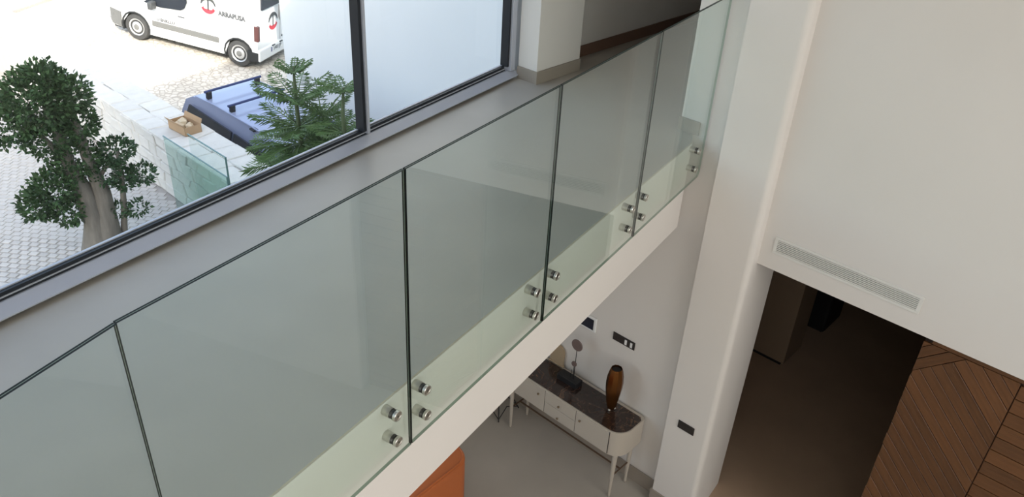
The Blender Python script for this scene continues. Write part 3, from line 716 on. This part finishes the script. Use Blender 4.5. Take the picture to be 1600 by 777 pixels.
def ficus():
    rnd = random.Random(11)
    t = thing('ficus_tree', 'cloud pruned ficus tree with thick twisted grey trunk', 'tree', loc=(4.5, 7.2, ZF))
    o = Vector((4.5, 7.2, ZF)); P = lambda x, y, z: Vector((x, y, z)) - o
    bm = bmesh.new()
    tube(bm, [P(4.49, 7.20, -3.56), P(4.50, 7.20, -3.40), P(4.53, 7.18, -3.15), P(4.53, 7.18, -2.92), P(4.49, 7.21, -2.42), P(4.43, 7.24, -2.10), P(4.41, 7.24, -1.77), P(4.36, 7.28, -1.35)], [0.27, 0.23, 0.185, 0.135, 0.095, 0.075, 0.06, 0.03], 14)
    tube(bm, [P(4.58, 7.14, -3.56), P(4.60, 7.14, -3.35), P(4.62, 7.12, -3.0), P(4.67, 7.12, -2.55), P(4.61, 7.14, -2.10), P(4.58, 7.16, -1.73), P(4.59, 7.15, -1.45)], [0.25, 0.20, 0.15, 0.095, 0.07, 0.055, 0.03], 12)
    tube(bm, [P(4.36, 7.26, -3.56), P(4.42, 7.22, -3.38), P(4.50, 7.2, -3.05)], [0.12, 0.09, 0.05], 10)
    tube(bm, [P(4.75, 7.04, -3.56), P(4.68, 7.08, -3.36), P(4.60, 7.13, -3.0)], [0.12, 0.09, 0.05], 10)
    for v in bm.verts: v.co += Vector((rnd.uniform(-1, 1), rnd.uniform(-1, 1), 0)) * 0.010
    ob('trunk', bm, M_BARK, t, smooth=True)
    for a, b, r in (((4.52, 7.18, -2.75), (4.24, 7.32, -2.5), .035), ((4.64, 7.12, -2.4), (4.85, 7.0, -2.15), .03), ((4.43, 7.24, -2.1), (4.15, 7.4, -1.55), .035), ((4.6, 7.14, -2.0), (4.66, 7.1, -1.65), .03)):
        bm = bmesh.new(); m = (Vector(a) + Vector(b)) / 2 + Vector((0, 0, .05)); tube(bm, [P(*a), m - o, P(*b)], [r, r * .8, r * .5], 8); ob('branch', bm, M_BARK, t, smooth=True)
    blobs = [((4.40, 7.25, -1.08), (.26, .24, .24), 600), ((4.28, 7.31, -1.30), (.40, .36, .38), 2100), ((4.56, 7.17, -1.28), (.27, .25, .26), 950), ((4.02, 7.45, -1.52), (.30, .28, .27), 800), ((4.62, 7.13, -1.62), (.20, .20, .20), 500),
             ((4.30, 7.30, -1.75), (.30, .27, .20), 650), ((4.22, 7.34, -2.42), (.29, .27, .25), 950), ((4.31, 7.29, -2.70), (.22, .20, .19), 480), ((4.02, 7.44, -2.56), (.20, .19, .20), 430), ((4.52, 7.19, -2.06), (.27, .24, .22), 620), ((4.36, 7.27, -2.2), (.22, .2, .2), 350)]
    bm = bmesh.new(); leaves(bm, [(Vector(c) - o, r, n) for c, r, n in blobs], 0.062, rnd); f = ob('foliage', bm, M_LEAF, t); f['kind'] = 'stuff'
    t = thing('slender_tree', 'slender young tree with rounded leaf clumps, right of the ficus', 'tree', loc=(4.93, 6.92, ZF)); o2 = Vector((4.93, 6.92, ZF))
    bm = bmesh.new(); tube(bm, [Vector(p) - o2 for p in ((4.76, 7.02, -3.52), (4.77, 7.05, -3.25), (4.86, 7.03, -2.75), (4.90, 7.0, -2.35), (4.90, 6.99, -2.0))], [.050, .042, .036, .03, .016], 10); ob('trunk', bm, M_BARK, t, smooth=True)
    blobs = [((4.90, 6.99, -2.02), (.21, .19, .16), 520), ((5.09, 6.89, -2.38), (.17, .16, .14), 330), ((4.76, 7.06, -2.28), (.20, .19, .17), 380), ((4.92, 6.99, -2.42), (.17, .16, .13), 260), ((4.98, 6.95, -2.84), (.16, .12, .10), 130), ((4.80, 7.04, -2.80), (.14, .12, .10), 130)]
    bm = bmesh.new(); leaves(bm, [(Vector(c) - o2, r, n) for c, r, n in blobs], 0.055, rnd); f = ob('foliage', bm, M_LEAF2, t); f['kind'] = 'stuff'
ficus()

def frond_mesh(L, droop, rise, rnd, wid=0.36):
    """One Norfolk pine branch along +x: a rachis with comb-like side twigs wrapped in short needles."""
    bm = bmesh.new(); N = 16
    def pos(t): return Vector((L * t * (1 - 0.06 * t), 0, L * (rise * t - droop * t * t)))
    tube(bm, [pos(k / N) for k in range(0, N + 1, 2)], [0.007 * (1 - 0.7 * k / N) for k in range(0, N + 1, 2)], 5)
    def twig(a, b, w):
        d = (b - a); n1 = d.normalized().cross(Vector((0, 0, 1))).normalized() * w; n2 = Vector((0, 0, 1)) * w * 0.7
        for n in (n1, n2):
            m = a + d * 0.55
            vs = [bm.verts.new(x) for x in (a - n * .5, a + n * .5, m + n, b, m - n)]; bm.faces.new(vs)
    n = max(7, int(L / 0.030))
    for k in range(n):
        t = 0.10 + 0.90 * (k + rnd.uniform(-.2, .2)) / n; p = pos(min(t, 1)); ln = L * wid * math.sin(math.pi * min(1, 0.20 + 0.74 * t)) ** 0.7 * rnd.uniform(.85, 1.1)
        for s in (-1, 1):
            twig(p, p + Vector((ln * 0.58, s * ln * 0.82, -ln * (0.12 + 0.5 * max(droop, 0)) + rnd.uniform(-.03, .03) * L)), 0.0085)
            q = p + Vector((ln * .2, s * ln * .3, 0)); twig(q, q + Vector((ln * 0.50, s * ln * 0.32, ln * rnd.uniform(-.1, .2))), 0.007)
    twig(pos(.9), pos(1.0) + Vector((0.06 * L, 0, 0)), 0.008)
    bmesh.ops.recalc_face_normals(bm, faces=bm.faces)
    me = bpy.data.meshes.new('branch'); bm.to_mesh(me); bm.free(); me.materials.append(M_PINE); return me
def pine(x, y, stem, whorls, label, seed):
    k = 0.85; near = lambda p: (p[0] * k, -1.64 + (p[1] + 1.64) * k, 2.19 + (p[2] - 2.19) * k)
    x, y, _ = near((x, y, 0)); stem = [near(p) for p in stem]; whorls = [near(w[:3]) + (w[3] * k,) + w[4:] for w in whorls]
    rnd = random.Random(seed)
    t = thing('norfolk_pine', label, 'pine', loc=(x, y, ZF), group='potted norfolk pines outside the window')
    bm = bmesh.new(); n = len(stem); tube(bm, [Vector((p[0] - x, p[1] - y, p[2] - ZF)) for p in stem], [0.034 - 0.024 * k / (n - 1) for k in range(n)], 8); ob('stem', bm, M_PINESTEM, t, smooth=True)
    cache = {}
    for (wx, wy, wz, L, rise, droop, cnt, ph) in whorls:
        for k in range(cnt):
            key = (round(L, 2), rise, k % 3)
            if key not in cache: cache[key] = frond_mesh(L * rnd.uniform(.92, 1.08), droop, rise, rnd)
            o = bpy.data.objects.new('branch', cache[key]); link(o, t); o.location = (wx - x, wy - y, wz - ZF); o.rotation_euler = (rnd.uniform(-.15, .15), rnd.uniform(-.1, .1), R(ph + 360 * k / cnt) + rnd.uniform(-.15, .15))
    # the plant's pot
    bm = bmesh.new(); lathe(bm, [(0.15, 0), (0.20, 0.32), (0.215, 0.33), (0.215, 0.36), (0.19, 0.36), (0.18, 0.31), (0.0, 0.31)], 24, 'z'); ob('pot', bm, M_MORTAR, t, auto=40)
pine(5.48, 4.42, [(5.48, 4.42, -3.2), (5.48, 4.42, -2.2), (5.48, 4.42, -1.3), (5.475, 4.425, -0.87), (5.48, 4.42, -0.56)],
     [(5.48, 4.42, -0.62, .21, .65, .15, 9, 10), (5.475, 4.425, -0.92, .42, .55, .10, 8, 30), (5.48, 4.42, -1.22, .52, .34, .12, 8, 0), (5.48, 4.42, -1.42, .62, .26, .22, 9, 25), (5.48, 4.42, -1.66, .72, .16, .28, 9, 10), (5.48, 4.42, -1.9, .74, .10, .3, 8, 30)],
     'tallest norfolk pine outside the window, in front of the blue van', 1)
pine(5.52, 3.79, [(5.52, 3.79, -3.2), (5.51, 3.79, -2.0), (5.51, 3.80, -0.92), (5.52, 3.78, -0.64)],
     [(5.52, 3.78, -0.68, .25, .42, .15, 10, 15), (5.51, 3.80, -1.14, .36, .30, .15, 8, 0), (5.51, 3.80, -1.30, .44, .30, .2, 8, 20), (5.51, 3.80, -1.5, .48, .2, .2, 8, 0)],
     'shorter norfolk pine close to the window mullion, with umbrella top', 2)
pine(5.70, 4.25, [(5.70, 4.25, -3.2), (5.68, 4.25, -2.0), (5.66, 4.25, -1.05)],
     [(5.66, 4.25, -1.12, .36, 1.1, .1, 6, 40), (5.67, 4.25, -1.32, .48, .5, .2, 8, 10), (5.68, 4.25, -1.55, .54, .25, .2, 8, 30)],
     'norfolk pine between the two others, with steep feathery top', 3)

# ------------------------------------------------------------------ vans
def wheel(t, x, y, side, r=0.31, name='wheel'):
    bm = bmesh.new(); o = y; s = side
    lathe(bm, [(r * .62, o - s * .17), (r * .93, o - s * .17), (r, o - s * .13), (r, o - s * .03), (r * .94, o + s * .005), (r * .70, o + s * .012), (r * .64, o - s * .01)], 32, 'y', (x, 0, r)); w = ob(name, bm, M_TYRE, t, auto=35)
    bm = bmesh.new(); lathe(bm, [(r * .66, o - s * .005), (r * .64, o + s * .008), (r * .58, o - s * .005), (r * .50, o - s * .02), (r * .40, o - s * .008), (r * .30, o + s * .006), (r * .24, o + s * .006), (0.0, o + s * .006)], 32, 'y', (x, 0, r), cap=False); ob('rim', bm, M_RIM, w, auto=35)
    bm = bmesh.new()
    for k in range(12):
        a = 2 * math.pi * k / 12; c = (x + r * .49 * math.cos(a), o - s * .012, r + r * .49 * math.sin(a)); lathe(bm, [(r * .045, -s * .002), (r * .045, s * .004)], 8, 'y', c)
    ob('rim_hole', bm, M_BLACK, w)
    bm = bmesh.new(); lathe(bm, [(r * .22, o), (r * .22, o + s * .012), (r * .14, o + s * .020)], 16, 'y', (x, 0, r)); ob('hub_cap', bm, M_PLASTIC, w)

def arc(cx, cz, R0, r0, a0, a1, n=14):
    """Crescent outline: outer arc R0, inner arc r0 (same centre)."""
    out = [(cx + R0 * math.cos(R(a0 + (a1 - a0) * k / n)), cz + R0 * math.sin(R(a0 + (a1 - a0) * k / n))) for k in range(n + 1)]
    inn = [(cx + r0(k / n) * math.cos(R(a0 + (a1 - a0) * k / n)), cz + r0(k / n) * math.sin(R(a0 + (a1 - a0) * k / n))) for k in range(n, -1, -1)]
    return out, inn
def emblem(t, place, rad):
    """The umbrella-over-boat mark: dark canopy arc, mast, red hull with two horns. place(u, v, h) puts it on the body."""
    def crescent(bm, a0, a1, thick):
        n = 14; pr = None
        for k in range(n + 1):
            f = k / n; a = R(a0 + (a1 - a0) * f); ri = rad * (1 - thick * (0.45 + 0.8 * math.sin(math.pi * f)))
            cur = [bm.verts.new(place(q * math.cos(a), q * math.sin(a), h)) for q in (rad, ri) for h in (0, .004)]
            if pr:
                bm.faces.new((pr[1], cur[1], cur[3], pr[3])); bm.faces.new((pr[0], pr[2], cur[2], cur[0])); bm.faces.new((pr[0], cur[0], cur[1], pr[1])); bm.faces.new((pr[2], pr[3], cur[3], cur[2]))
            pr = cur
    bm = bmesh.new(); crescent(bm, 2, 178, 0.30); 
    c = [place(x, y, h) for x, y in ((-.10 * rad, -.6 * rad), (.10 * rad, -.6 * rad), (.10 * rad, .7 * rad), (-.10 * rad, .7 * rad)) for h in (0, .004)]
    vs = [bm.verts.new(p) for p in c]; bm.faces.new((vs[1], vs[3], vs[5], vs[7])); bm.faces.new((vs[0], vs[6], vs[4], vs[2]))
    for i in range(4): a, b = 2 * i, 2 * ((i + 1) % 4); bm.faces.new((vs[a], vs[b], vs[b + 1], vs[a + 1]))
    ob('emblem_canopy', bm, M_GREYP, t)
    bm = bmesh.new(); crescent(bm, 205, 335, 0.42)
    for s in (-1, 1):
        q = [(s * .80 * rad, -.50 * rad), (s * .42 * rad, -.62 * rad), (s * .66 * rad, -.18 * rad)]
        A = [bm.verts.new(place(x, y, 0.0)) for x, y in q]; B = [bm.verts.new(place(x, y, .004)) for x, y in q]; bm.faces.new(A); bm.faces.new(B)
        for i in range(3): bm.faces.new((A[i], A[(i + 1) % 3], B[(i + 1) % 3], B[i]))
    ob('emblem_hull', bm, M_RED, t)
def lettering(name, s, size, m, parent, mtx, sx=1.0, bold=0.0):
    cu = bpy.data.curves.new(name, 'FONT'); cu.body = s; cu.size = size; cu.extrude = 0.002; cu.offset = bold; cu.align_x = 'CENTER'; cu.materials.append(m); cu.resolution_u = 2
    o = bpy.data.objects.new(name, cu); me = bpy.data.meshes.new_from_object(o); bpy.data.objects.remove(o)
    o = bpy.data.objects.new(name, me); link(o, parent); o.matrix_local = mtx @ Matrix.Scale(sx, 4, (1, 0, 0)); return o

def van_frame(f, origin):
    f = Vector(f).normalized(); l = Vector((0, 0, 1)).cross(f).normalized(); u = f.cross(l)
    return Matrix(((f.x, l.x, u.x, origin[0]), (f.y, l.y, u.y, origin[1]), (f.z, l.z, u.z, origin[2]), (0, 0, 0, 1)))

def body_mesh(prof, hw):
    """Side outline (x, z) swept across the width, half width hw(z), edges softened."""
    bm = bmesh.new()
    A = [bm.verts.new((x, hw(x, z), z)) for x, z in prof]; B = [bm.verts.new((x, -hw(x, z), z)) for x, z in prof]
    bm.faces.new(A); bm.faces.new(list(reversed(B))); n = len(prof)
    for i in range(n): bm.faces.new((A[i], B[i], B[(i + 1) % n], A[(i + 1) % n]))
    bmesh.ops.triangulate(bm, faces=[f for f in bm.faces if len(f.verts) > 4])
    return bm
def arch(cx, r, z0, n=10):
    a = math.asin(min(1, (0.31 - z0) / r)) if z0 < 0.31 else 0
    return [(cx - r * math.cos(t) * 1.0, 0.31 + r * math.sin(t)) for t in [(-a + (math.pi + 2 * a) * k / n) for k in range(n + 1)]]

def white_van():
    t = thing('white_van', 'white panel van with umbrella emblem parked on the sunny street', 'van', van_frame((-0.307, 0.945, 0.111), (12.415, 15.004, -4.085)))
    # lower body with wheel arches, from rear to front along the bottom, back over the top
    zb = 0.22
    bot = [(-1.84, 0.42)] + [(-1.84, 0.30), (-1.70, zb)] + arch(-1.35, 0.37, zb) + arch(1.35, 0.37, zb) + [(1.98, zb), (2.12, 0.30)]
    prof = bot + [(2.17, 0.45), (2.14, 0.66), (2.02, 0.84), (1.85, 0.94), (1.20, 1.06), (0.45, 1.62), (0.25, 1.72), (-0.2, 1.80), (-1.55, 1.80), (-1.74, 1.74), (-1.80, 1.05), (-1.84, 0.95)]
    hw = lambda x, z: (0.885 if z < 1.0 else 0.885 - 0.10 * (z - 1.0) / 0.8) - (0.16 * max(0, (x - 1.5) / 0.67) ** 2)
    o = ob('body', body_mesh(prof, hw), M_VAN, t, auto=28)
    box('underbody', -1.75, 2.0, -0.80, 0.80, 0.18, 0.5, M_DARKPL, t)
    for s in (1, -1):
        for x in (1.35, -1.35):
            bm = bmesh.new(); pts = arch(x, 0.385, 0.2); inner = list(reversed(arch(x, 0.345, 0.2))); y0, y1 = (0.70, 0.892) if s > 0 else (-0.892, -0.70)
            n = len(pts)
            O_ = [[bm.verts.new((p[0], y, p[1])) for p in pts] for y in (y0, y1)]; I_ = [[bm.verts.new((p[0], y, p[1])) for p in reversed(inner)] for y in (y0, y1)]
            for k in range(n - 1):
                for a, b in ((O_[0], O_[1]), (I_[1], I_[0]), (O_[1], I_[1]), (I_[0], O_[0])): bm.faces.new((a[k], a[k + 1], b[k + 1], b[k]))
            ob('wheel_arch', bm, M_DARKPL, t)
            wheel(t, x, s * 0.865, s)
    Y = 0.885
    # side glass and seams (left side seen, right side alike)
    for s in (1, -1):
        def strip(name, pts, m, yo=0.004, th=0.004):
            bm = bmesh.new(); A = [bm.verts.new((x, s * (hw(x, z) + yo), z)) for x, z in pts]; B = [bm.verts.new((x, s * (hw(x, z) - 0.01), z)) for x, z in pts]
            bm.faces.new(A); bm.faces.new(list(reversed(B))); n = len(pts)
            for i in range(n): bm.faces.new((A[i], A[(i + 1) % n], B[(i + 1) % n], B[i]))
            return ob(name, bm, m, t)
        strip('side_window', [(1.08, 0.985), (0.72, 0.955), (0.66, 0.95), (0.12, 1.00), (0.02, 1.06), (-0.04, 1.20), (0.0, 1.60), (0.38, 1.60)], M_CARGLASS)
        for a in (0.98, -0.12, -1.02):
            strip('door_seam', [(a - .004, 0.28), (a + .004, 0.28), (a + .004, 0.95 if a > .5 else 1.7), (a - .004, 0.95 if a > .5 else 1.7)], M_PALEP, 0.002)
        strip('sill_seam', [(-0.95, 0.275), (0.98, 0.275), (0.98, 0.283), (-0.95, 0.283)], M_PALEP, 0.002)
        bm = bmesh.new(); bx(bm, -0.85, 0.90, *((Y - .01, Y + .018) if s > 0 else (-Y - .018, -Y + .01)), 0.455, 0.590, 0.012); ob('side_moulding', bm, M_PLASTIC, t)
        bm = bmesh.new(); bx(bm, 0.02, 0.20, *((Y, Y + .02) if s > 0 else (-Y - .02, -Y)), 0.835, 0.858, 0.006); ob('door_handle', bm, M_GREYP, t)
        bm = bmesh.new(); bx(bm, 0.74, 0.86, *((Y, Y + .20) if s > 0 else (-Y - .20, -Y)), 0.90, 1.08, 0.03, 2); ob('mirror', bm, M_GREYP, t)
        bm = bmesh.new(); bx(bm, -1.86, -1.75, *((0.80, 0.895) if s > 0 else (-0.895, -0.80)), 0.70, 1.06, 0.012); ob('tail_light', bm, M_TAIL, t)
        bm = bmesh.new(); bx(bm, 1.80, 2.10, *((0.56, 0.80) if s > 0 else (-0.80, -0.56)), 0.70, 0.88, 0.03, 2); ob('headlight', bm, M_LAMP, t)
    # bumpers, windscreen, rear door
    bm = bmesh.new(); pr = [(1.74, 0.24), (2.06, 0.24), (2.18, 0.34), (2.20, 0.52), (2.12, 0.60), (1.74, 0.60)]
    bb = body_mesh(pr, lambda x, z: 0.895 - 0.20 * max(0, (x - 1.7) / 0.5) ** 2); ob('front_bumper', bb, M_PLASTIC, t); bm.free()
    bm = bmesh.new(); bx(bm, -1.90, -1.66, -0.89, 0.89, 0.22, 0.50, 0.03, 2); ob('rear_bumper', bm, M_VAN, t)
    bm = bmesh.new(); bx(bm, -1.88, -1.56, 0.70, 0.893, 0.20, 0.46, 0.03, 2); ob('bumper_corner', bm, M_DARKPL, t)
    bm = bmesh.new(); q = [(1.21, .74, 1.062), (1.21, -.74, 1.062), (0.47, -.70, 1.615), (0.47, .70, 1.615)]; off = Vector((.012, 0, .016))
    A = [bm.verts.new(Vector(p) + off) for p in q]; B = [bm.verts.new(Vector(p) - off * .5) for p in q]; bm.faces.new(A); bm.faces.new(list(reversed(B)))
    for i in range(4): bm.faces.new((A[i], A[(i + 1) % 4], B[(i + 1) % 4], B[i]))
    ob('windscreen', bm, M_CARGLASS, t)
    bm = bmesh.new(); bx(bm, -1.815, -1.77, -0.60, 0.62, 1.36, 1.66, 0.01); ob('rear_window', bm, M_CARGLASS, t)
    box('rear_door_seam', -1.848, -1.80, -0.144, -0.136, 0.48, 1.34, M_PALEP, t)
    bm = bmesh.new(); bx(bm, -1.855, -1.83, -0.30, -0.20, 0.55, 0.59, 0.008); ob('rear_handle', bm, M_GREYP, t)
    emblem(t, lambda u, v, h: (-0.59 - u, Y - 0.024 + h + 0.0, 1.275 + v), 0.195)
    emblem(t, lambda u, v, h: (-1.818 - 0.0 - h - 0.022, 0.18 - u, 1.03 + v), 0.21)
    MS = Matrix(((-1, 0, 0, 0), (0, 0, 1, 0), (0, 1, 0, 0), (0, 0, 0, 1)))
    lettering('side_lettering', 'ARRAPUSA', 0.15, M_MIDP, t, Matrix.Translation((-1.20, Y + 0.004, 1.12)) @ MS, 0.92, 0.007)
    lettering('door_lettering', 'U ENKLLU', 0.095, M_MIDP, t, Matrix.Translation((0.53, Y + 0.008, 0.62)) @ MS, 1.1, 0.003)
    # number plate
    pl = box('number_plate', -1.912, -1.895, -0.14, 0.40, 0.35, 0.47, M_WHITEPL, t, 0.003)
    box('plate_band', -1.914, -1.911, 0.355, 0.398, 0.355, 0.465, mat('blue_plate_band', (60, 70, 130), 0.5), pl)
    MRr = Matrix(((0, 0, -1, 0), (-1, 0, 0, 0), (0, 1, 0, 0), (0, 0, 0, 1)))
    lettering('plate_number', '5403 JP', 0.125, M_GREYP, pl, Matrix.Translation((-1.914, 0.11, 0.368)) @ MRr, 0.95)
    for y in (0.27, -0.08): box('plate_lamp', -1.915, -1.89, y - .06, y + .06, 0.47, 0.495, M_GREYP, pl)
white_van()

def blue_van():
    t = thing('blue_van', 'light blue van with two dark roof bars parked below the stone wall', 'van', van_frame((0.085, 0.99, 0.117), (8.51, 8.17, -4.885)))
    zb = 0.22
    prof = [(-2.12, 0.30), (-1.95, zb)] + arch(-1.35, 0.36, zb) + arch(1.35, 0.36, zb) + [(1.98, zb), (2.10, 0.34), (2.13, 0.80), (2.10, 1.02), (2.02, 1.45), (1.94, 1.66), (1.78, 1.76), (1.30, 1.81), (0.2, 1.825), (-0.45, 1.80), (-0.85, 1.68), (-1.45, 1.12), (-2.0, 0.98), (-2.14, 0.75)]
    hw = lambda x, z: (0.85 if z < 1.05 else (0.85 - 0.16 * (z - 1.05) / 0.6 if z < 1.65 else 0.69 - 0.10 * ((z - 1.65) / 0.17))) - 0.10 * max(0, (abs(x) - 1.65) / 0.5) ** 2
    ob('body', body_mesh(prof, hw), M_BLUE, t, auto=24)
    box('underbody', -1.95, 1.95, -0.78, 0.78, 0.18, 0.5, M_DARKPL, t)
    for s in (1, -1):
        for x in (1.35, -1.35): wheel(t, x, s * 0.83, s, 0.30)
        for pts in ([(1.92, 1.12), (0.62, 1.10), (0.62, 1.60), (1.80, 1.62)], [(0.55, 1.10), (-0.42, 1.08), (-0.42, 1.56), (0.55, 1.60)], [(-0.50, 1.08), (-1.25, 1.06), (-0.80, 1.52), (-0.50, 1.56)]):
            bm = bmesh.new(); A = [bm.verts.new((x, s * (hw(x, z) + 0.006), z)) for x, z in pts]; B = [bm.verts.new((x, s * (hw(x, z) - 0.02), z)) for x, z in pts]
            bm.faces.new(A); bm.faces.new(list(reversed(B)))
            for i in range(4): bm.faces.new((A[i], A[(i + 1) % 4], B[(i + 1) % 4], B[i]))
            ob('side_window', bm, M_CARGLASS, t)
        bm = bmesh.new(); tube(bm, [(1.72, s * 0.60, 1.775), (1.2, s * 0.60, 1.825), (0.2, s * 0.60, 1.845), (-0.5, s * 0.60, 1.81)], 0.016, 6); ob('roof_gutter', bm, M_BLUE, t)
        bm = bmesh.new(); bx(bm, 0.10, 0.22, s * 0.60 - 0.05, s * 0.60 + 0.05, 1.80, 1.835, .01); ob('roof_clip', bm, M_DARKPL, t)
    for x in (1.50, 0.86):
        bm = bmesh.new(); tube(bm, [(x, -0.57, 1.93), (x, 0.57, 1.93)], 0.022, 8); b = ob('roof_bar', bm, mat('dark_blue_roof_bar', (44, 58, 104), 0.5), t)
        for s in (1, -1):
            bm = bmesh.new(); bx(bm, x - 0.035, x + 0.035, s * 0.49 - 0.045, s * 0.49 + 0.045, 1.79, 1.93, 0.012); ob('bar_foot', bm, M_DARKPL, b)
    bm = bmesh.new(); q = [(2.055, .62, 1.12), (2.055, -.62, 1.12), (1.96, -.60, 1.60), (1.96, .60, 1.60)]
    A = [bm.verts.new(Vector(p) + Vector((.03, 0, 0))) for p in q]; B = [bm.verts.new(Vector(p) - Vector((.05, 0, 0))) for p in q]; bm.faces.new(A); bm.faces.new(list(reversed(B)))
    for i in range(4): bm.faces.new((A[i], A[(i + 1) % 4], B[(i + 1) % 4], B[i]))
    ob('rear_window', bm, M_CARGLASS, t)
    bm = bmesh.new(); bx(bm, 2.02, 2.18, -0.84, 0.84, 0.26, 0.50, 0.03, 2); ob('bumper', bm, M_BLUE, t)
blue_van()
bpy.context.view_layer.update()
